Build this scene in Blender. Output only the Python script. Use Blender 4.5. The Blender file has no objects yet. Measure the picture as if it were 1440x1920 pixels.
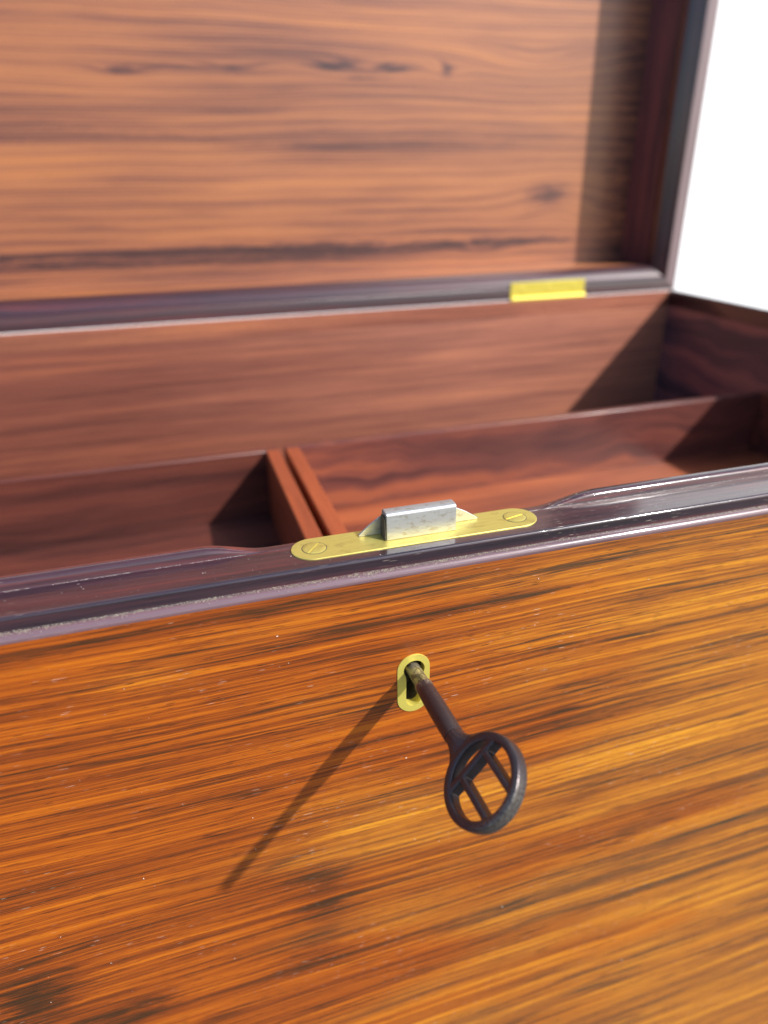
import bpy, bmesh, math, random
from mathutils import Vector, Matrix

# ------------------------------------------------------------------ camera
SC = bpy.context.scene
COL = SC.collection
H = 340.0                       # rim height of the chest above the ground, mm


def P(x, y, z):                 # chest millimetres (rim = z 0, front face = y 0) -> metres
    return Vector((x / 1000.0, y / 1000.0, (z + H) / 1000.0))


cam_data = bpy.data.cameras.new('camera')
cam = bpy.data.objects.new('camera', cam_data)
COL.objects.link(cam)
cam.location = P(-56.388, -145.998, 86.219)
cam.rotation_euler = (math.radians(64.4306), math.radians(0.7575), math.radians(-17.134))
cam_data.sensor_fit = 'HORIZONTAL'
cam_data.sensor_width = 36.0
cam_data.lens = 1314.08 / 1440 * 36
cam_data.clip_start = 0.005
cam_data.clip_end = 200
cam_data.dof.use_dof = True
cam_data.dof.focus_distance = 0.186
cam_data.dof.aperture_fstop = 11.2
SC.camera = cam

# ------------------------------------------------------------------ sky, sun, exposure
SUN = Vector((1.08, -1.0, 1.2)).normalized()
w = bpy.data.worlds.new('World')
SC.world = w
w.use_nodes = True
nt = w.node_tree
bg = nt.nodes['Background']
sky = nt.nodes.new('ShaderNodeTexSky')
sky.sky_type = 'NISHITA'
sky.sun_disc = False
sky.sun_elevation = math.asin(SUN.z)
sky.sun_rotation = math.atan2(SUN.x, SUN.y)
sky.dust_density = 1.4
sky.air_density = 1.0
sky.ozone_density = 1.5
nt.links.new(sky.outputs[0], bg.inputs[0])
bg.inputs[1].default_value = 0.15
sl = bpy.data.lights.new('sun', 'SUN')
sl.energy = 4.6
sl.angle = math.radians(1.3)
sl.color = (1.0, 0.965, 0.92)
so = bpy.data.objects.new('sun', sl)
COL.objects.link(so)
so.rotation_euler = SUN.to_track_quat('Z', 'Y').to_euler()
so.location = (1, -1, 2)
SC.view_settings.view_transform = 'Standard'
SC.view_settings.look = 'None'
SC.view_settings.exposure = 0.42
SC.view_settings.gamma = 1.0
SC.render.engine = 'CYCLES'
SC.cycles.max_bounces = 8
SC.cycles.sample_clamp_indirect = 6.0
SC.cycles.use_denoising = True


# ------------------------------------------------------------------ node expressions
class G:
    """tiny expression builder over shader nodes"""
    def __init__(self, name):
        self.m = bpy.data.materials.new(name)
        self.m.use_nodes = True
        self.t = self.m.node_tree
        self.bsdf = self.t.nodes['Principled BSDF']

    def put(self, node, idx, v):
        if isinstance(v, S):
            self.t.links.new(v.s, node.inputs[idx])
        elif v is not None:
            node.inputs[idx].default_value = v

    def math(self, op, a, b=None, c=None, clamp=False):
        n = self.t.nodes.new('ShaderNodeMath')
        n.operation = op
        n.use_clamp = clamp
        self.put(n, 0, a)
        if b is not None: self.put(n, 1, b)
        if c is not None: self.put(n, 2, c)
        return S(self, n.outputs[0])

    def coords(self, scale=1000.0, off=(0, 0, 0)):
        tc = self.t.nodes.new('ShaderNodeTexCoord')
        mp = self.t.nodes.new('ShaderNodeMapping')
        mp.inputs['Scale'].default_value = (scale,) * 3
        mp.inputs['Location'].default_value = off
        self.t.links.new(tc.outputs['Object'], mp.inputs[0])
        sp = self.t.nodes.new('ShaderNodeSeparateXYZ')
        self.t.links.new(mp.outputs[0], sp.inputs[0])
        return [S(self, sp.outputs[i]) for i in range(3)]

    def vec(self, x, y, z):
        n = self.t.nodes.new('ShaderNodeCombineXYZ')
        self.put(n, 0, x); self.put(n, 1, y); self.put(n, 2, z)
        return S(self, n.outputs[0])

    def noise(self, v, detail=3.0, rough=0.55, scale=1.0, dist=0.0):
        n = self.t.nodes.new('ShaderNodeTexNoise')
        n.inputs['Scale'].default_value = scale
        n.inputs['Detail'].default_value = detail
        n.inputs['Roughness'].default_value = rough
        n.inputs['Distortion'].default_value = dist
        self.t.links.new(v.s, n.inputs['Vector'])
        return S(self, n.outputs[0])

    def ramp(self, f, stops, interp='LINEAR'):
        n = self.t.nodes.new('ShaderNodeValToRGB')
        cr = n.color_ramp
        cr.interpolation = interp
        while len(cr.elements) < len(stops): cr.elements.new(0.5)
        for e, (p, c) in zip(cr.elements, stops):
            e.position = p
            e.color = (*c, 1.0) if not isinstance(c, (int, float)) else (c, c, c, 1.0)
        self.put(n, 0, f)
        return S(self, n.outputs[0])

    def mix(self, f, a, b, mode='MIX'):
        n = self.t.nodes.new('ShaderNodeMix')
        n.data_type = 'RGBA'
        n.blend_type = mode
        self.put(n, 0, f)
        for i, v in ((6, a), (7, b)):
            if isinstance(v, S): self.t.links.new(v.s, n.inputs[i])
            else: n.inputs[i].default_value = (*v, 1.0)
        return S(self, n.outputs[2])

    def smooth(self, v, lo, hi):
        n = self.t.nodes.new('ShaderNodeMapRange')
        n.interpolation_type = 'SMOOTHSTEP'
        self.put(n, 0, v)
        n.inputs[1].default_value = lo
        n.inputs[2].default_value = hi
        return S(self, n.outputs[0])

    def bump(self, h, strength, dist):
        n = self.t.nodes.new('ShaderNodeBump')
        n.inputs['Strength'].default_value = strength
        n.inputs['Distance'].default_value = dist
        self.t.links.new(h.s, n.inputs['Height'])
        return S(self, n.outputs[0])

    def set(self, **kw):
        names = {'base': 'Base Color', 'rough': 'Roughness', 'metal': 'Metallic', 'normal': 'Normal', 'spec': 'Specular IOR Level',
                 'coat': 'Coat Weight', 'coatr': 'Coat Roughness', 'aniso': 'Anisotropic', 'ior': 'IOR', 'coatn': 'Coat Normal'}
        for k, v in kw.items():
            i = self.bsdf.inputs[names[k]]
            if isinstance(v, S): self.t.links.new(v.s, i)
            elif k == 'base': i.default_value = (*v, 1.0)
            else: i.default_value = v
        return self.m


class S:
    def __init__(self, g, s): self.g, self.s = g, s
    def __add__(self, o): return self.g.math('ADD', self, o)
    __radd__ = __add__
    def __sub__(self, o): return self.g.math('SUBTRACT', self, o)
    def __rsub__(self, o): return self.g.math('SUBTRACT', o, self)
    def __mul__(self, o): return self.g.math('MULTIPLY', self, o)
    __rmul__ = __mul__
    def __truediv__(self, o): return self.g.math('DIVIDE', self, o)


def wood(name, ramp, axis='x', fine=0.9, broad=0.11, warp=10.0, bandmix=0.6, spots=(), blots=(), bands=None, pore=0.5,
         white=0.25, rough=0.3, coat=0.6, coatr=0.08, seed=0.0, bump=0.25, wfreq=0.006, contrast=1.0, ink=0.0, wn2a=0.35, spec=0.5, tint=0.0, dash=0.0, wlo=0.70, cior=1.5, wornsheen=False, tslope=0.0022, tnoise=1.0, tcol=((0.84, 0.68, 0.9), (1.22, 1.85, 3.8))):
    """rosewood cut along `axis`; spots = knots the rings flow round (u, v, lengths, height); blots = dark heartwood figure"""
    g = G(name)
    X, Y, Z = g.coords()
    if axis == 'x': U, V, W = X, Z, Y
    elif axis == 'y': U, V, W = Y, Z, X
    else: U, V, W = Z, X, Y
    V0, U0 = V, U
    U = U + seed * 37.0
    wn = g.noise(g.vec(U * wfreq, V * 0.012, W * 0.012 + seed), 2.0)
    wn2 = g.noise(g.vec(U * wfreq * 4, V * 0.05, W * 0.05 + seed + 5), 2.0)
    Vw = V + (wn - 0.5) * warp * 2 + (wn2 - 0.5) * warp * wn2a
    for (u, v, lu, lv, h) in spots:
        du = (U0 - u) / lu
        dv = (V0 - v) / lv
        e = g.math('POWER', 2.718, (du * du + dv * dv) * -1.0)
        Vw = Vw + e * h
    n1 = g.noise(g.vec(U * 0.0035, Vw * broad, W * broad + seed), 3.0, 0.6)
    n2 = g.noise(g.vec(U * 0.009, Vw * fine * 0.55, W * fine * 0.55 + seed * 2), 3.0, 0.65)
    n3 = g.noise(g.vec(U * 0.045, Vw * fine * 2.6, W * fine * 2.6), 2.0, 0.6)
    f = n1 * bandmix + n2 * (1.0 - bandmix) * 0.75 + n3 * (1.0 - bandmix) * 0.25
    if bands:
        wl, amt = bands
        s = g.math('SINE', Vw * (6.2832 / wl) + n1 * 9.0 + n2 * 1.5)
        s2 = g.math('SINE', Vw * (6.2832 / (wl * 3.7)) + n1 * 4.0)
        f = f + s * amt + s2 * amt * 0.8
    f = (f - 0.5) * (2.2 * contrast) + 0.5
    for (u, v, lu, lv, a) in blots:
        jag = g.noise(g.vec(U * 0.06, V * 0.35, W * 0.1), 3.0, 0.7)
        du = (U0 - u + (jag - 0.5) * lu * 3.2) / lu
        dv = (V0 - v + (jag - 0.5) * lv * 1.2) / lv
        e = g.math('POWER', 2.718, (du * du + dv * dv) * -1.0)
        f = f - e * a
    if ink > 0:
        for k, (fr_, th, st) in enumerate(((0.16, 0.016, 1.0), (0.42, 0.022, 0.8), (1.0, 0.03, 0.6))):
            q = g.noise(g.vec(U * 0.0045 * (1 + k), Vw * fr_, W * fr_ + seed * 3 + k * 7), 2.0 + k, 0.6)
            gate = g.noise(g.vec(U * 0.012, V * 0.12, W * 0.12 + k * 5 + 1), 2.0)
            ragged = (n3 - 0.5) * 0.05
            line = 1.0 - g.smooth(g.math('ABSOLUTE', q - 0.5) + ragged, th * 0.3, th * 1.6)
            f = f - line * g.smooth(gate, 0.38, 0.62) * (ink * st)
    col = g.ramp(f, ramp)
    if tint > 0:
        t1 = g.noise(g.vec(U * 0.008, Vw * 0.03, W * 0.03 + 11), 2.0)
        t1 = (t1 - 0.5) * tnoise + 0.5 + (U0 - 10.0) * tslope  # slope: uneven wood tone with some sheen painted in, paler towards the right
        col = g.mix(g.smooth(t1, 0.35, 0.75) * tint, g.mix(tint * 0.75, col, tcol[0], 'MULTIPLY'), g.mix(tint, col, tcol[1], 'MULTIPLY'))
    if dash > 0:
        dd = g.noise(g.vec(U * 0.05, Vw * 1.9, W * 1.9 + 31), 3.0, 0.7)
        col = g.mix(g.smooth(dd, 0.60, 0.72) * dash, col, (0.035, 0.014, 0.005))
    # open pores: short dark dashes along the grain, a few pale, with white dust and glints painted into the colour
    p1 = g.noise(g.vec(U * 0.16, V * 3.4, W * 3.4 + 3), 1.0)
    pd = g.smooth(p1, 0.64, 0.74) * pore
    col = g.mix(pd, col, tuple(c * 0.12 for c in ramp[0][1]))
    if white > 0:
        p2 = g.noise(g.vec(U * 0.22 + 40, V * 3.9, W * 3.9 + 9), 1.0)
        p3 = g.noise(g.vec(U * 0.02, V * 0.05, W * 0.05 + 2), 2.0)
        pw = g.smooth(p2, wlo, wlo + 0.08) * g.smooth(p3, 0.45, 0.62) * white
        col = g.mix(pw, col, (0.75, 0.62, 0.5))
    if wornsheen:                                   # worn outer bead, its pale sky reflection mixed into the colour
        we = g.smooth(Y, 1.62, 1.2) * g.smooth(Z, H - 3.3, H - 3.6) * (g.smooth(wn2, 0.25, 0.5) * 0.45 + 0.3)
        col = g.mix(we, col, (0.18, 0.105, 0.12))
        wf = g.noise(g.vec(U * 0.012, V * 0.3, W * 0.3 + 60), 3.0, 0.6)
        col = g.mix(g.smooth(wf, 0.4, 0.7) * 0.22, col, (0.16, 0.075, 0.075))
    g.bsdf.inputs['Coat IOR'].default_value = cior
    kw = dict(base=col, coat=coat, coatr=coatr, spec=spec)
    r = n3 * 0.25 + (rough - 0.12)
    kw['rough'] = r
    h = n3 * 0.5 - pd * 1.0
    kw['normal'] = g.bump(h, bump, 0.00025)
    wav = g.noise(g.vec(U * 0.03, V * 0.08, W * 0.08), 3.0)
    kw['coatn'] = g.bump(wav + h * 0.12, 0.16, 0.0006)
    return g.set(**kw)


OR = [(0.0, (0.040, 0.022, 0.007)), (0.20, (0.090, 0.032, 0.006)), (0.36, (0.23, 0.052, 0.005)), (0.54, (0.40, 0.103, 0.005)),
      (0.72, (0.55, 0.168, 0.006)), (0.92, (0.66, 0.25, 0.009))]
DK = [(0.0, (0.008, 0.006, 0.009)), (0.35, (0.022, 0.011, 0.018)), (0.6, (0.052, 0.016, 0.022)), (0.85, (0.13, 0.026, 0.022))]
LID = [(0.0, (0.05, 0.022, 0.022)), (0.25, (0.15, 0.056, 0.040)), (0.46, (0.30, 0.112, 0.055)), (0.66, (0.41, 0.160, 0.064)), (0.90, (0.52, 0.195, 0.05))]
BK = [(0.0, (0.085, 0.031, 0.025)), (0.3, (0.17, 0.060, 0.042)), (0.6, (0.29, 0.105, 0.062)), (0.9, (0.42, 0.150, 0.07))]
SD = [(0.0, (0.020, 0.016, 0.030)), (0.35, (0.075, 0.040, 0.055)), (0.6, (0.18, 0.070, 0.078)), (0.9, (0.28, 0.10, 0.09))]
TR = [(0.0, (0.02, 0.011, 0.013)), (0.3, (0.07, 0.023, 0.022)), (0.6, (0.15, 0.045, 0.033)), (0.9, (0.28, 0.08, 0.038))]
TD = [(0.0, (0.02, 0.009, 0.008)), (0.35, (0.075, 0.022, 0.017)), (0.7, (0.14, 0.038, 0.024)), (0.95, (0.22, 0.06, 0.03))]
TE = [(0.0, (0.10, 0.022, 0.012)), (0.4, (0.25, 0.052, 0.018)), (0.8, (0.37, 0.080, 0.024))]

# object origins sit at the things' bases, so z in the materials is height above ground (rim = 340 mm)
M_front = wood('orange_rosewood', OR, fine=1.65, broad=0.19, warp=5.0, wn2a=0.30, bandmix=0.36, pore=0.85, white=0.75, rough=0.45, coat=0.18, coatr=0.16, seed=1.3, spec=0.35,
               ink=0.22, tint=0.85, dash=0.85, wfreq=0.004,
               blots=[(-120, H - 127, 12, 11, 0.42), (-100, H - 144, 16, 6, 0.38), (-34, H - 108, 8, 6, 0.2), (-33, H - 124, 8, 8, 0.2),
                      (-38, H - 142, 12, 9, 0.18), (60, H - 150, 50, 5, 0.2), (-60, H - 92, 30, 3, 0.15)], contrast=0.95)
M_rail = wood('dark_rosewood', DK, fine=1.3, broad=0.2, warp=4.0, bandmix=0.4, pore=0.6, white=0.7, wlo=0.67, rough=0.36, coat=0.85, coatr=0.10, cior=1.75, wornsheen=True, seed=2.1, spec=0.25, contrast=1.2)
M_raillid = wood('lid_rail_rosewood', DK, fine=1.0, broad=0.2, warp=4.0, bandmix=0.4, pore=0.4, white=0.0, rough=0.5, coat=0.85, coatr=0.30, cior=1.75, seed=2.6, spec=0.2)
M_railside = wood('dark_rosewood_side', DK, axis='y', fine=1.3, broad=0.2, warp=4.0, bandmix=0.4, pore=0.6, white=0.0, rough=0.36, coat=0.9, coatr=0.1, seed=3.1)
M_railup = wood('dark_rosewood_upright', DK, axis='z', fine=1.3, broad=0.2, warp=4.0, bandmix=0.4, pore=0.6, white=0.0, rough=0.36, coat=0.9, coatr=0.1, seed=4.1)
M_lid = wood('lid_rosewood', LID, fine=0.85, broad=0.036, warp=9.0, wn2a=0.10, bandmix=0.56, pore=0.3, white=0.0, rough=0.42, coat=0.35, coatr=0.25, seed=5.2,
             tint=0.7, tslope=0.0014, tnoise=0.5, tcol=((0.80, 0.72, 0.68), (1.1, 1.12, 1.15)), bands=(2.2, 0.05), wfreq=0.003, contrast=0.75,
             spots=[(-62, H + 149, 18, 3, 4), (10, H + 152, 30, 3.5, 4), (97, H + 152, 34, 6, 9), (160, H + 154, 16, 5, 6), (232, H + 155, 75, 17, 15),
                    (262, H + 70, 45, 18, -12), (192, H + 34, 26, 6, 8), (110, H + 34, 40, 6, 6)],
             blots=[(-62, H + 149, 9, 1.7, 0.38), (-25, H + 152, 34, 0.9, 0.22), (10, H + 152, 8, 1.6, 0.3), (74, H + 154, 14, 2.4, 0.42), (120, H + 154, 13, 2.4, 0.42), (97, H + 148, 14, 1.2, 0.35),
                    (160, H + 154, 4, 3.4, 0.42), (249, H + 72, 14, 8, 0.42), (-60, H + 38, 160, 6.0, 0.30), (-60, H + 41, 150, 2.0, 0.2), (90, H + 35, 120, 4.5, 0.30), (200, H + 38, 60, 2.2, 0.36),
                    (100, H + 108, 90, 3, .16), (-120, H + 112, 90, 5, .16), (335, H + 95, 30, 150, 0.42)])  # last blot darkens the right end: wood figure plus painted corner shade
M_back = wood('back_rosewood', BK, fine=0.8, broad=0.10, warp=1.5, wn2a=0.1, bandmix=0.45, wfreq=0.003, pore=0.3, white=0.0, rough=0.45, coat=0.2, coatr=0.25, seed=6.4, tint=1.0, tslope=0.0014, tnoise=0.25, tcol=((0.66, 0.52, 0.52), (1.3, 1.34, 1.34)))
M_backrim = wood('back_rim_rosewood', BK, fine=0.5, broad=0.07, warp=1.5, rough=0.75, coat=0.0, spec=0.08, white=0.0, seed=6.9)
M_side = wood('side_rosewood', SD, axis='y', fine=0.25, broad=0.055, warp=22.0, bandmix=0.7, pore=0.3, white=0.0, rough=0.4, coat=0.4, coatr=0.2, seed=7.7, wfreq=0.01, contrast=1.3)
M_sideup = wood('lid_side_rosewood', SD, axis='z', fine=0.25, broad=0.055, warp=18.0, bandmix=0.7, pore=0.3, white=0.0, rough=0.4, coat=0.4, coatr=0.2, seed=8.7)
M_stileface = wood('pale_stile_rosewood', [(0.0, (0.06, 0.04, 0.045)), (0.4, (0.15, 0.10, 0.105)), (0.8, (0.26, 0.18, 0.18))], axis='z', fine=0.8, broad=0.1, warp=4, rough=0.5, coat=0.5, coatr=0.3, white=0.0, seed=14.0)  # paler pinkish tone for the front faces of the stiles
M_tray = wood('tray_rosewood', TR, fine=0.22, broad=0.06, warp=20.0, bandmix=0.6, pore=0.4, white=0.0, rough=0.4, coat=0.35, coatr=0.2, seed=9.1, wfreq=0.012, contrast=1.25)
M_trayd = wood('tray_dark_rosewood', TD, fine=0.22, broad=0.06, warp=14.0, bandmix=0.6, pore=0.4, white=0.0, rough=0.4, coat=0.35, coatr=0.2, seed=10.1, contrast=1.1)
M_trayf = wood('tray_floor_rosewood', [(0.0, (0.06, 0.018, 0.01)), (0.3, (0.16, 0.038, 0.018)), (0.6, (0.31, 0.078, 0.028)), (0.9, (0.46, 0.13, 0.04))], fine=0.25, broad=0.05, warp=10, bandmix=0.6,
               pore=0.3, white=0.0, rough=0.45, coat=0.3, coatr=0.25, seed=11.1)
M_trayend = wood('tray_divider_mahogany', TE, axis='y', fine=0.5, broad=0.1, warp=5, bandmix=0.5, pore=0.4, white=0.0, rough=0.45, coat=0.25, coatr=0.25, seed=12.1)


def flat_early(name, base):
    g = G(name)
    X, Y, Z = g.coords()
    n = g.noise(g.vec(X * 3, Y * 3, Z * 3), 4.0, 0.6)
    return g.set(base=g.mix(n, base, tuple(b * 3 for b in base)), rough=0.9, normal=g.bump(n, 0.6, 0.0003))


def metal(name, base, rough, metallic=1.0, axis=0, streak=0.25, tarnish=None, tam=0.0, tscale=0.25, bump=0.15, sfreq=9.0):
    g = G(name)
    X, Y, Z = g.coords()
    c = [X * sfreq, Y * sfreq, Z * sfreq]
    c[axis] = [X, Y, Z][axis] * (sfreq * 0.03)
    br = g.noise(g.vec(*c), 3.0, 0.7)
    big = g.noise(g.vec(X * tscale, Y * tscale * 2, Z * tscale * 2), 4.0, 0.65)
    col = g.mix((br - 0.25) * streak * 2, base, tuple(v * 0.45 for v in base))
    if tarnish:
        col = g.mix(g.smooth(big, 0.5, 0.68) * tam, col, tarnish)
    return g.set(base=col, metal=metallic, rough=br * 0.25 + rough - 0.1, normal=g.bump(br, bump, 0.00012))


M_brass = metal('lock_brass', (0.76, 0.64, 0.17), 0.42, 0.7, 0, 0.35, (0.42, 0.30, 0.08), 0.45, 0.16, 0.35, 5.0)
M_brass2 = metal('escutcheon_brass', (0.86, 0.74, 0.15), 0.4, 0.6, 2, 0.12, (0.6, 0.48, 0.1), 0.3)
M_brass3 = metal('hinge_brass', (0.60, 0.51, 0.075), 0.42, 0.35, 0, 0.06, (0.8, 0.6, 0.1), 0.3)
M_steel = metal('brushed_steel', (0.56, 0.57, 0.56), 0.40, 0.75, 0, 0.4, (0.30, 0.25, 0.17), 0.6, 0.4, 0.4, 6.0)
M_grime = flat_early('grime', (0.035, 0.028, 0.018))
M_case = metal('lock_case_steel', (0.10, 0.085, 0.07), 0.6, 0.6, 0, 0.3, (0.25, 0.2, 0.12), 0.6, 0.6)


def mat_key():
    g = G('key_patina')
    X, Y, Z = g.coords()          # key object frame: Y runs out from the lock (0) to the bow, mm
    n = g.noise(g.vec(X * 0.5, Y * 0.35, Z * 0.5), 5.0, 0.7)
    n2 = g.noise(g.vec(X * 2.2, Y * 0.9, Z * 2.2), 4.0, 0.7)
    base = g.mix(n, (0.055, 0.043, 0.046), (0.098, 0.078, 0.080))
    root = g.smooth(Y, 11.0, 5.5)
    worn = g.smooth(n2 + root * 0.25, 0.60, 0.74) * g.smooth(Y, 20.0, 9.0)
    tip = g.smooth(Y + X * 0.0, 49.0, 54.5) * g.smooth(n2, 0.40, 0.58)
    base = g.mix(g.math('MINIMUM', (worn + root * 0.55) * g.smooth(n, 0.36, 0.58), 1.0), base, (0.36, 0.32, 0.23))
    base = g.mix(tip * 0.4, base, (0.33, 0.33, 0.27))
    return g.set(base=base, metal=0.65, rough=n2 * 0.35 + 0.15, normal=g.bump(n2, 0.35, 0.00018))


M_key = mat_key()


def flat(name, base, rough=0.8, nz=0.06, sc=20.0):
    g = G(name)
    X, Y, Z = g.coords(1.0)
    n = g.noise(g.vec(X * sc, Y * sc, Z * sc), 5.0, 0.6)
    col = g.mix(n, tuple(b * (1 - nz) for b in base), tuple(min(1, b * (1 + nz)) for b in base))
    return g.set(base=col, rough=rough, normal=g.bump(n, 0.1, 0.002))


M_wall = flat('white_render', (0.86, 0.86, 0.86), 0.9, 0.02)
M_ground = flat('dark_paving', (0.075, 0.072, 0.07), 0.85, 0.02)
M_dust = flat('pale_dust', (0.40, 0.36, 0.27), 1.0, 0.4, 900.0)
M_dustw = flat('white_dust', (0.85, 0.80, 0.74), 1.0, 0.1, 900.0)


# ------------------------------------------------------------------ mesh helpers
def tag(o, label=None, cat=None, group=None, kind=None):
    if label: o['label'] = label
    if cat: o['category'] = cat
    if group: o['group'] = group
    if kind: o['kind'] = kind
    return o


def empty(name, x, y, z, label, cat, group=None):
    o = bpy.data.objects.new(name, None)
    COL.objects.link(o)
    o.empty_display_size = 0.02
    o.location = P(x, y, z)
    o.parent = None
    return tag(o, label, cat, group)


ORIG = {}


def build(name, bm, mat, parent=None, origin=None, smooth=False, bevel=0.0, seg=2, angle=40):
    """bm in chest millimetres; mesh is stored about the thing's origin (metres)"""
    o_mm = ORIG[parent.name] if parent else (origin or (0, 0, -H))
    for v in bm.verts:
        v.co = Vector(((v.co.x - o_mm[0]) / 1000, (v.co.y - o_mm[1]) / 1000, (v.co.z - o_mm[2]) / 1000))
    bmesh.ops.recalc_face_normals(bm, faces=bm.faces)
    me = bpy.data.meshes.new(name)
    bm.to_mesh(me)
    bm.free()
    me.materials.append(mat)
    if smooth:
        for p in me.polygons: p.use_smooth = True
        try: me.set_sharp_from_angle(angle=math.radians(angle))
        except Exception: pass
    o = bpy.data.objects.new(name, me)
    COL.objects.link(o)
    if parent:
        o.parent = parent
    else:
        o.location = P(*o_mm)
    ORIG[o.name] = o_mm
    if bevel:
        b = o.modifiers.new('bevel', 'BEVEL')
        b.width = bevel / 1000
        b.segments = seg
        b.limit_method = 'ANGLE'
        b.angle_limit = math.radians(35)
        b.harden_normals = False
        for p in me.polygons: p.use_smooth = True
        try: me.set_sharp_from_angle(angle=math.radians(60))
        except Exception: pass
    return o


def thing(name, x, y, z, label, cat, group=None):
    e = empty(name, x, y, z, label, cat, group)
    ORIG[e.name] = (x, y, z)
    return e


def box(x0, x1, y0, y1, z0, z1, bm=None):
    bm = bm or bmesh.new()
    vs = [bm.verts.new((x, y, z)) for x in (x0, x1) for y in (y0, y1) for z in (z0, z1)]
    for f in ((0, 1, 3, 2), (4, 6, 7, 5), (0, 4, 5, 1), (2, 3, 7, 6), (0, 2, 6, 4), (1, 5, 7, 3)):
        bm.faces.new([vs[i] for i in f])
    return bm


def loft(rings, closed=True, cap=True):
    bm = bmesh.new()
    R = [[bm.verts.new(p) for p in r] for r in rings]
    n = len(R[0])
    for a, b in zip(R, R[1:]):
        for i in range(n if closed else n - 1):
            j = (i + 1) % n
            bm.faces.new((a[i], a[j], b[j], b[i]))
    if cap:
        bm.faces.new(R[0]); bm.faces.new(list(reversed(R[-1])))
    return bm


def extrude_poly(pts, d0, d1, fn):
    """polygon pts (a, b), extruded between d0 and d1, placed by fn(a, b, d)"""
    return loft([[fn(a, b, d) for a, b in pts] for d in (d0, d1)])


def arc(cx, cy, r, a0, a1, n):
    return [(cx + r * math.cos(math.radians(a0 + (a1 - a0) * i / n)), cy + r * math.sin(math.radians(a0 + (a1 - a0) * i / n))) for i in range(n + 1)]


def lerp(a, b, t): return a + (b - a) * t


def sstep(t):
    t = max(0.0, min(1.0, t))
    return t * t * (3 - 2 * t)


# ------------------------------------------------------------------ setting
bm = bmesh.new()
for q in ((-6000, -6000), (6000, -6000), (6000, 6000), (-6000, 6000)): bm.verts.new((q[0], q[1], -H))
bm.faces.new(bm.verts)
g0 = build('ground', bm, M_ground)
tag(g0, kind='structure')
wl = build('white_wall', box(-1800, 3600, 1500, 1620, -H, 2500), M_wall)
tag(wl, 'plain white wall behind the open chest, at right of the lid', 'wall')

# ------------------------------------------------------------------ chest
XL, XR, YB = -351.0, 342.0, 352.0
XLi, XRi, YF, YBi = -336.0, 327.0, 18.0, 336.0
XC = (XL + XR) / 2
chest = thing('wooden_chest', XC, YB / 2, -H, 'polished rosewood chest with its lid open, orange front and dark moulded rim', 'chest')
ORIG[chest.name] = (0, 0, -H)
chest.location = P(0, 0, -H)

KX, KZ = -4.6, -40.4            # escutcheon centre


def ray_shape(pts, c, ang):
    """distance from c to the closed outline pts along ang"""
    dx, dy = math.cos(ang), math.sin(ang)
    best = None
    for i in range(len(pts)):
        x1, y1 = pts[i][0] - c[0], pts[i][1] - c[1]
        x2, y2 = pts[(i + 1) % len(pts)][0] - c[0], pts[(i + 1) % len(pts)][1] - c[1]
        ex, ey = x2 - x1, y2 - y1
        den = dx * ey - dy * ex
        if abs(den) < 1e-12: continue
        t = (x1 * ey - y1 * ex) / den
        s = (x1 * dy - y1 * dx) / den
        if t > 0 and -1e-9 <= s <= 1 + 1e-9 and (best is None or t > best): best = t
    return (c[0] + dx * best, c[1] + dy * best)


stad = arc(KX, KZ + 5.0, 4.75, 0, 180, 24) + arc(KX, KZ - 5.1, 4.75, 180, 360, 24)
hole = arc(KX + .15, KZ + 4.6, 3.0, -38, 218, 30) + [(KX - 2.05, KZ + 1.2), (KX - 2.15, KZ - 5.2)] + arc(KX, KZ - 5.6, 2.15, 185, 355, 14) + [(KX + 2.1, KZ - 5.2), (KX + 2.1, KZ + 1.2)]
kc = (KX, KZ)
NA = 120
angs = [2 * math.pi * (i + 0.5) / NA for i in range(NA)]
so_ = [ray_shape(stad, kc, a) for a in angs]
ho_ = [ray_shape(hole, kc, a) for a in angs]

# front panel with the cut-out for the escutcheon
FP = (XL, XR, -H, -5.7)
rect = [(FP[0], FP[2]), (FP[1], FP[2]), (FP[1], FP[3]), (FP[0], FP[3])]
extra = [math.atan2(q[1] - KZ, q[0] - KX) % (2 * math.pi) for q in rect]
a2 = sorted(angs + extra)
inn = [ray_shape(stad, kc, a) for a in a2]
out = [ray_shape(rect, kc, a) for a in a2]
bm = bmesh.new()
rings = [[bm.verts.new((x, y, z)) for x, z in ring] for ring, y in ((inn, 13.0), (inn, 0.0), (out, 0.0), (out, YF))]
for a, b in zip(rings, rings[1:]):
    for i in range(len(a)):
        j = (i + 1) % len(a)
        bm.faces.new((a[i], a[j], b[j], b[i]))
bm.faces.new([rings[3][i] for i in range(len(a2))])
build('front_panel', bm, M_front, chest)

# escutcheon: stadium ring with the keyhole, and the steel lock case behind it
bm = bmesh.new()
rr = []
for ring, y in ((so_, 2.5), (so_, 0.0), ([(lerp(a[0], b[0], .03), lerp(a[1], b[1], .03)) for a, b in zip(so_, ho_)], -0.22), ([(lerp(a[0], b[0], .97), lerp(a[1], b[1], .97)) for a, b in zip(so_, ho_)], -0.22), (ho_, 0.05), (ho_, 2.5)):
    rr.append([bm.verts.new((x, y, z)) for x, z in ring])
for a, b in zip(rr, rr[1:]):
    for i in range(NA):
        j = (i + 1) % NA
        bm.faces.new((a[i], a[j], b[j], b[i]))
build('escutcheon', bm, M_brass2, chest, smooth=True, angle=30)
bm = bmesh.new()
hw = [(lerp(KX, x, 1.06), lerp(KZ, z, 1.03)) for x, z in ho_]
a = [bm.verts.new((x, 2.6, z)) for x, z in hw]
b = [bm.verts.new((x, 9.5, z)) for x, z in hw]
for i in range(NA):
    j = (i + 1) % NA
    bm.faces.new((a[i], a[j], b[j], b[i]))
bm.faces.new(b)
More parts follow.
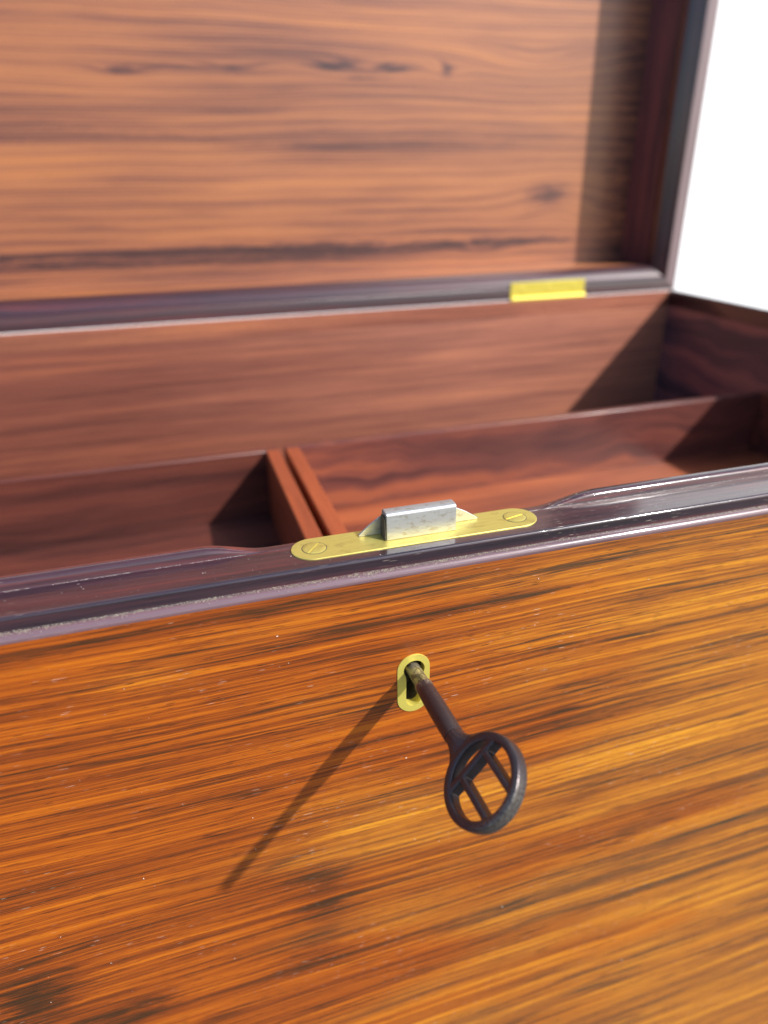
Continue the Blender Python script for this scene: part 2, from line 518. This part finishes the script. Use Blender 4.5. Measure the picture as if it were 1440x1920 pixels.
build('lock_case', bm, M_case, chest, smooth=True)

# rim moulding profile: (depth from the outer face, height, follows the rib?)
PRO = [(YF, -9.0, 0), (0.9, -9.0, 0), (0.9, -5.7, 0), (-0.05, -5.7, 0), (-0.12, -5.2, 0), (0.1, -4.6, 0), (0.55, -4.05, 0), (1.1, -3.75, 0), (1.55, -3.8, 0), (1.72, -3.55, 0), (1.74, -3.35, 0), (1.75, -0.9, 0), (1.77, -0.7, 0), (1.88, -0.3, 0),
       (2.2, -0.05, 0), (2.7, 0.0, 0), (3.0, 0.0, 0), (13.2, 0.0, 0), (13.55, 0.0, 0), (13.72, -0.25, 0), (13.9, 0.0, 0), (13.93, 0.25, 1), (14.0, 1.2, 1), (14.03, 1.5, 1), (14.096, 1.824, 1), (14.291, 2.125, 1), (14.601, 2.384, 1), (15.005, 2.583, 1), (15.475, 2.707, 1), (15.980, 2.750, 1), (16.485, 2.707, 1), (16.955, 2.583, 1), (17.359, 2.384, 1), (17.669, 2.125, 1), (17.864, 1.824, 1), (17.95, 1.3, 1), (18.0, -0.6, 1), (18.0, -9.0, 0)]


def rib(x):
    if x < 0: return sstep((-x - 39.0) / 17.0)
    return sstep((x - 37.0) / 20.0)


def front_ring(x, x_of_d):
    k = rib(x)
    r = []
    for d, h, f in PRO:
        dd, hh = d, h
        if f:
            hh = h * k if h > 0 else h
            if h > 0 and k < 1: hh -= 0.55 * (1 - k) * max(0, (d - 15.5) / 2.5) ** 2
            lim = lerp(17.3, 18.0, k)
            dd = lerp(13.9, lim, (d - 13.9) / (18.0 - 13.9))
        r.append((x_of_d(d) if x_of_d else x, dd, hh))
    return r


xs = [-300, -200, -100, -70] + [-60 + i * 0.75 for i in range(33)] + [-30, 0, 30] + [35 + i * 0.75 for i in range(35)] + [75, 120, 200, 290]
TS = (XR - XRi) / YF
rings = [front_ring(XL, lambda d: XL + d * TS)] + [front_ring(x, None) for x in xs] + [front_ring(XR, lambda d: XR - d * TS)]
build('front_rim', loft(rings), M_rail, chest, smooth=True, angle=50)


def rim_side(sx):
    o, r0, r1 = (XR, [], []) if sx > 0 else (XL, [], [])
    for d, h, f in PRO:
        x = o - sx * d * TS
        r0.append((x, d, h)); r1.append((x, YB - d * (YB - YBi) / YF, h))
    return loft([r0, r1])


build('side_rim', rim_side(1), M_railside, chest, smooth=True, angle=50)
build('side_rim', rim_side(-1), M_railside, chest, smooth=True, angle=50)
tb = (YB - YBi) / YF
build('back_rim', loft([[(XL + d * TS, YB - d * tb, min(h, 0.0)) for d, h, f in PRO], [(XR - d * TS, YB - d * tb, min(h, 0.0)) for d, h, f in PRO]]), M_backrim, chest, smooth=True, angle=50)
build('back_wall', box(XLi, XRi, YBi, YB - 0.3, -H, -9.0), M_back, chest)
build('side_wall', box(XRi, XR - 0.3, YF, YB - 0.3, -H, -9.0), M_side, chest)
build('side_wall', box(XL + 0.3, XLi, YF, YB - 0.3, -H, -9.0), M_side, chest)
build('floor_board', box(XLi, XRi, YF, YBi, -H + 10, -H + 20), M_back, chest)
for y in (45, 185):
    build('tray_runner', box(XLi, XRi, y, y + 14, -104.0, -94.0), M_trayd, chest, bevel=0.5)

# lid frame: four mitred members swept with the rebated profile, and the figured top panel
LX0, LX1, LZ0, LZ1, LY, LD = XL + 0.5, XR - 0.5, 0.6, 352.0, 350.0, 400.0
LP = [(0.0, LD + 12), (0.0, LY + 0.12), (0.1, LY), (9.0, LY), (9.5, LY + 0.3), (9.8, LY + 0.9), (10.3, LY + 1.5), (12.5, LY + 3.0), (15.0, LY + 5.0), (17.2, LY + 7.2), (18.6, LY + 9.2), (19.3, LY + 11.5),
      (19.5, LY + 14.0), (19.5, LD - 0.2), (19.5, LD + 12)]
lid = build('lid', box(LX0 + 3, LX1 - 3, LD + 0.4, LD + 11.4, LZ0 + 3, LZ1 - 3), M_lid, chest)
corner = [lambda u: (LX0 + u, LZ0 + u * 0.94), lambda u: (LX1 - u, LZ0 + u * 0.94), lambda u: (LX1 - u, LZ1 - u), lambda u: (LX0 + u, LZ1 - u)]
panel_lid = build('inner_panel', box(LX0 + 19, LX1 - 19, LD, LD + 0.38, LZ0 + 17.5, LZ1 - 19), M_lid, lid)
for k, mt, nm in ((0, M_raillid, 'frame_rail'), (1, M_railup, 'frame_stile'), (2, M_raillid, 'frame_rail'), (3, M_railup, 'frame_stile')):
    c0, c1 = corner[k], corner[(k + 1) % 4]
    n_edge = 13
    r0 = [(c0(u)[0], y, c0(u)[1]) for u, y in LP]
    r1 = [(c1(u)[0], y, c1(u)[1]) for u, y in LP]
    fr = build(nm, loft([r0, r1]), mt, lid, smooth=True, angle=50)
    fr.data.materials.append({0: M_lid, 1: M_sideup, 2: M_lid, 3: M_sideup}[k])
    if k in (1, 3):
        fr.data.materials.append(M_stileface)
        for p in fr.data.polygons:
            if p.normal.y < -0.9 and p.center.y * 1000 < LY + 0.2: p.material_index = 2
    for p in fr.data.polygons:          # inside faces of the frame show the lining veneer
        cy = p.center.y * 1000
        if LY + 13.5 < cy < LD + 1 and abs(p.normal.y) < 0.2:
            xz = (p.center.x * 1000, p.center.z * 1000 - H)
            if LX0 + 15 < xz[0] < LX1 - 15 and LZ0 + 15 < xz[1] < LZ1 - 15: p.material_index = 1


# hinges
def screw(x, y, z, r, mat, parent, normal='z', name='screw', slot_deg=20, h=0.25, depth=1.0):
    """countersunk screw head with a sawn slot, domed slightly"""
    bm = bmesh.new()
    n = 28
    def at(a, b, c):
        return (x + a, y + b, z + c) if normal == 'z' else (x + a, y - c, z + b)
    prof = [(1.0, -depth), (1.0, h * .35), (0.93, h * .7), (0.7, h * .92), (0.4, h)]
    sd = math.radians(slot_deg)
    rows = [[bm.verts.new(at(r * q * math.cos(2 * math.pi * i / n), r * q * math.sin(2 * math.pi * i / n), c)) for i in range(n)] for q, c in prof]
    for A, B in zip(rows, rows[1:]):
        for i in range(n):
            j = (i + 1) % n
            bm.faces.new((A[i], A[j], B[j], B[i]))
    bm.faces.new(rows[-1])
    o = build(name, bm, mat, parent, smooth=True, angle=50)
    # the slot is cut as real depth
    cut = bmesh.new()
    w_, l_ = r * 0.09, r * 1.05
    cs = []
    for c in (-0.45 * r * 0.5, h + 1):
        for a, b in ((-l_, -w_), (l_, -w_), (l_, w_), (-l_, w_)):
            aa, bb = a * math.cos(sd) - b * math.sin(sd), a * math.sin(sd) + b * math.cos(sd)
            cs.append(cut.verts.new(at(aa, bb, c)))
    for f in ((0, 1, 2, 3), (4, 7, 6, 5), (0, 4, 5, 1), (1, 5, 6, 2), (2, 6, 7, 3), (3, 7, 4, 0)): cut.faces.new([cs[i] for i in f])
    co = build('slot_cutter', cut, mat, parent)
    m = o.modifiers.new('slot', 'BOOLEAN')
    m.object = co
    m.solver = 'EXACT'
    dg = bpy.context.evaluated_depsgraph_get()
    me = bpy.data.meshes.new_from_object(o.evaluated_get(dg))
    o.modifiers.clear()
    o.data = me
    me2 = co.data
    bpy.data.objects.remove(co)
    bpy.data.meshes.remove(me2)
    return o


for hx in (226.5, -235.0):
    hg = build('hinge', box(hx - 31.5, hx + 31.5, LY - 0.7, LY + 0.6, 1.6, 13.0), M_brass3, chest, bevel=0.25)
    bm = bmesh.new()
    kn = loft([[(x_, LY - 1.6 + 2.1 * math.cos(t * math.pi / 8), 1.0 + 2.1 * math.sin(t * math.pi / 8)) for t in range(16)] for x_ in (hx - 31.5, hx + 31.5)])
    build('knuckle', kn, M_brass3, hg, smooth=True)
    for sx_ in (-22, 0, 22): screw(hx + sx_, LY - 0.7, 7.6, 2.4, M_brass3, hg, 'y', slot_deg=30 + sx_)

# lock plate, catch and fins
PYC, PW = 11.1, 5.7
pl = arc(29.3, PYC, PW, -90, 90, 20) + arc(-28.2, PYC, PW, 90, 270, 20)
plate = build('lock_plate', extrude_poly(pl, -1.0, 0.32, lambda a, b, d: (a, b, d)), M_brass, chest, bevel=0.14)
for sx_, dg_ in ((-27.9, 52), (28.9, 14)):
    screw(sx_, PYC, 0.32, 3.1, M_brass, plate, 'z', slot_deg=dg_, h=0.22)
for sx_ in (-27.9, 28.9):          # dirt in the countersinks
    bm = bmesh.new()
    ra = [bm.verts.new((sx_ + 3.3 * math.cos(t * math.pi / 20), PYC + 3.3 * math.sin(t * math.pi / 20), 0.335)) for t in range(40)]
    rb = [bm.verts.new((sx_ + 3.05 * math.cos(t * math.pi / 20), PYC + 3.05 * math.sin(t * math.pi / 20), 0.345)) for t in range(40)]
    for t in range(40): bm.faces.new((ra[t], ra[(t + 1) % 40], rb[(t + 1) % 40], rb[t]))
    build('screw_seat', bm, M_grime, plate)
cp = [(8.9, 0.3), (8.9, 7.1)] + [(8.9 + .9 + .9 * math.cos(math.radians(180 - t)), 7.1 + .9 * math.sin(math.radians(t))) for t in (20, 40, 60, 80)] + [(12.1, 8.0), (12.9, 7.8), (13.2, 7.2), (13.2, 0.3)]
cp_in = [(9.7, 0.3), (9.7, 6.8), (10.1, 7.1), (12.2, 7.1), (12.5, 6.8), (12.5, 0.3)]
bm = extrude_poly(cp, -9.1, 10.4, lambda a, b, d: (d, a, b))
build('catch', bm, M_steel, plate, bevel=0.18, seg=2)
bm = extrude_poly([(9.0, 0.34), (9.3, 6.4), (10.6, 7.0), (12.4, 6.6), (12.9, 0.34)], -9.55, -9.15, lambda a, b, d: (d, a, b))
build('catch_core', bm, M_grime, plate, bevel=0.1)
for s in (-1, 1):
    e = -9.2 if s < 0 else 10.5
    tipx = -15.4 if s < 0 else 18.6
    bm = extrude_poly([(e, 0.34), (tipx, 0.34), (tipx, 0.85), (lerp(e, tipx, .55), 3.3), (e, 5.6)], 13.3, 13.9, lambda a, b, d: (a, d, b))
    build('fin', bm, M_steel, plate, bevel=0.1)

# ------------------------------------------------------------------ trays
def tray(x0, x1, left):
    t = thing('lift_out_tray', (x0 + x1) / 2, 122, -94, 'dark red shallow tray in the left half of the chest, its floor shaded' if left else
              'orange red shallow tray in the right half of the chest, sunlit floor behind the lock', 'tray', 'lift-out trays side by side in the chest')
    ox = ORIG[t.name]
    z1, z0 = -48.0, -94.0
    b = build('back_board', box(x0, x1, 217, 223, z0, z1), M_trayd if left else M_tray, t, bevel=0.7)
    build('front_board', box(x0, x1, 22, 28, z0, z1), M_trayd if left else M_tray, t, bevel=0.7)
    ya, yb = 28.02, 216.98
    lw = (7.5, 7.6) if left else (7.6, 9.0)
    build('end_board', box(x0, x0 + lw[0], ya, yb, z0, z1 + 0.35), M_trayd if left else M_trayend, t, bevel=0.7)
    build('end_board', box(x1 - lw[1], x1, ya, yb, z0, z1 + 0.35), M_trayend if left else M_trayd, t, bevel=0.7)  # right tray's far end: its shade is put in as darker wood
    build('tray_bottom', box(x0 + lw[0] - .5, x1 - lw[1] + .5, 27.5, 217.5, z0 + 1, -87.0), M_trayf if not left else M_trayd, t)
    return t


tray(-335.0, -6.4, True)
tray(-3.2, 326.0, False)

# ------------------------------------------------------------------ key
AX = Vector((KX + 0.1, 0.0, KZ + 4.4))
E2 = Vector((0.665, 0, 0.747))                     # in-plane direction of the bow
tilt = math.radians(1.9)
A1 = Vector((0, -1, 0)) * math.cos(tilt) + E2 * math.sin(tilt)      # shaft direction, outwards
B1 = (E2 - A1 * E2.dot(A1)).normalized()
C1 = A1.cross(B1)
key = bpy.data.objects.new('key', None)
COL.objects.link(key)
key.location = P(*AX)
key.rotation_euler = Matrix((B1, A1, -C1)).transposed().to_euler() if Matrix((B1, A1, -C1)).determinant() > 0 else Matrix((B1, A1, C1)).transposed().to_euler()
key.empty_display_size = 0.01
tag(key, 'dark patinated metal key with round openwork bow, standing in the brass keyhole', 'key')
ORIG[key.name] = (0, 0, 0)


def lathe(prof, n=32):
    return loft([[(r * math.cos(2 * math.pi * i / n), L, r * math.sin(2 * math.pi * i / n)) for i in range(n)] for L, r in prof])


def add_to(bm, other):
    me = bpy.data.meshes.new('tmp'); other.to_mesh(me); other.free(); bm.from_mesh(me); bpy.data.meshes.remove(me)


bm = lathe([(-6.5, 1.9), (-1, 1.95), (4.0, 2.0), (6.6, 2.02), (7.0, 2.35), (8.0, 2.45), (8.6, 2.42), (9.0, 2.34), (10, 2.42), (16, 2.55), (24, 2.58), (27.5, 2.5)], 36)
sh = build('shaft', bm, M_key, key, smooth=True, angle=60)

# bow: ring, cross-bar, two bars and the flared neck, fused by a voxel remesh
RC, RO = Vector((0.45, 43.2)), 10.85               # centre (across, along), outer radius
bm = bmesh.new()
cs = [(math.cos(t * math.pi / 8), math.sin(t * math.pi / 8)) for t in range(16)]


def sq(v, e=0.45): return math.copysign(abs(v) ** e, v)


tor = []
for i in range(72):
    a = 2 * math.pi * i / 72
    d = Vector((math.cos(a), math.sin(a)))
    tor.append([(RC.x + d.x * (RO - 1.15 + 1.15 * sq(c)), RC.y + d.y * (RO - 1.15 + 1.15 * sq(c)), 1.8 * sq(s_)) for c, s_ in cs])
add_to(bm, loft(tor + [tor[0]], cap=False))


def bar(p, q, wd, th):
    p, q = Vector(p), Vector(q)
    d = (q - p).normalized(); nn = Vector((-d.y, d.x))
    return loft([[(c_.x + nn.x * wd * sq(c, .35), c_.y + nn.y * wd * sq(c, .35), th * sq(s_, .35)) for c, s_ in cs] for c_ in (p, q)])


add_to(bm, bar((RC.x - 9.1, 38.5), (RC.x + 9.1, 38.5), 0.95, 1.65))
for s in (-3.7, 4.4):
    add_to(bm, bar((RC.x + s, 38.2), (RC.x + s, RC.y + 8.7), 0.88, 1.6))
nk = []
for L, wx, th in ((26.5, 2.35, 2.35), (28.2, 2.45, 2.4), (29.8, 2.8, 2.3), (31.2, 3.5, 2.1), (32.4, 4.5, 1.9), (33.4, 5.6, 1.7), (34.0, 6.0, 1.6)):
    nk.append([(lerp(0, RC.x, (L - 26) / 10) + wx * sq(c, lerp(1, .7, (L - 26) / 8)), L, th * sq(s_, lerp(1, .7, (L - 26) / 8))) for c, s_ in cs])
# keep the neck outside the ring opening
for ring_ in nk:
    for i, q in enumerate(ring_):
        v = Vector((q[0], q[1])) - RC
        if v.length < RO - 2.0:
            v = v.normalized() * (RO - 2.0)
            ring_[i] = (RC.x + v.x, RC.y + v.y, q[2])
add_to(bm, loft(nk))
bow = build('bow', bm, M_key, key, smooth=True, angle=180)
rm = bow.modifiers.new('fuse', 'REMESH')
rm.mode = 'VOXEL'
rm.voxel_size = 0.00014
rm.use_smooth_shade = True
sm = bow.modifiers.new('soften', 'SMOOTH')
sm.factor = 0.5
sm.iterations = 4
# hidden bit that turns in the lock
build('bit', box(-0.7, 0.7, -6.4, -3.4, -6.0, -1.2), M_key, key, bevel=0.2)

# ------------------------------------------------------------------ dust
rnd = random.Random(7)


def grains(items):
    bm = bmesh.new()
    for (x, y, z, r) in items:
        vs = []
        for k in range(4):
            d = Vector((rnd.gauss(0, 1), rnd.gauss(0, 1), rnd.gauss(0, 1))).normalized() * r * rnd.uniform(.6, 1.2)
            vs.append(bm.verts.new((x + d.x * 1.6, y + d.y, z + d.z)))
        for f in ((0, 1, 2), (0, 1, 3), (0, 2, 3), (1, 2, 3)): bm.faces.new([vs[i] for i in f])
    return bm


it = []
for i in range(24000):                       # grit lying in the outer groove of the rim
    x = rnd.uniform(-125, 170)
    c = 0.5 + 0.5 * math.sin(x * 0.045 + 2.4) * math.sin(x * 0.013 + 1) + 0.25 * math.sin(x * 0.31)
    if rnd.random() > 0.15 + 0.7 * c * abs(math.sin(x * 1.7) * math.sin(x * .63 + 2)) + 0.2 * c: continue
    d_ = abs(rnd.gauss(0, 0.25 + 0.35 * c))
    it.append((x, 1.62 - d_, -3.72 - max(0, d_ - .5) * .3 + abs(rnd.gauss(0, 0.13)) * (d_ < .3), rnd.choice((.04, .05, .07, .10, .13))))
tag(build('groove_grit', grains(it), M_dust, chest), kind='stuff')
it = []
for i in range(2600):                       # pale dust caught along the foot of the inner lip
    x = rnd.choice((rnd.uniform(-130, -45), rnd.uniform(42, 150)))
    if math.sin(x * 0.21) + math.sin(x * 0.57 + 1) < -0.9: continue
    it.append((x, 13.75 + rnd.gauss(0, 0.07), -0.08 + abs(rnd.gauss(0, 0.05)), rnd.choice((.04, .05, .07))))
for i in range(420):                        # specks on the flat of the rim
    it.append((rnd.uniform(-130, 140), rnd.uniform(2.8, 13.4), 0.02, rnd.choice((.03, .04, .05, .09))))
tag(build('rim_dust', grains(it), M_dustw, chest), kind='stuff')
it = []
for i in range(330):                        # loose specks on the front
    x, z = rnd.uniform(-130, 160), rnd.uniform(-240, -12)
    it.append((x, -0.03, z, rnd.choice((.06, .08, .10, .14, .2))))
tag(build('front_specks', grains(it), M_dustw, chest), kind='stuff')
bm = None
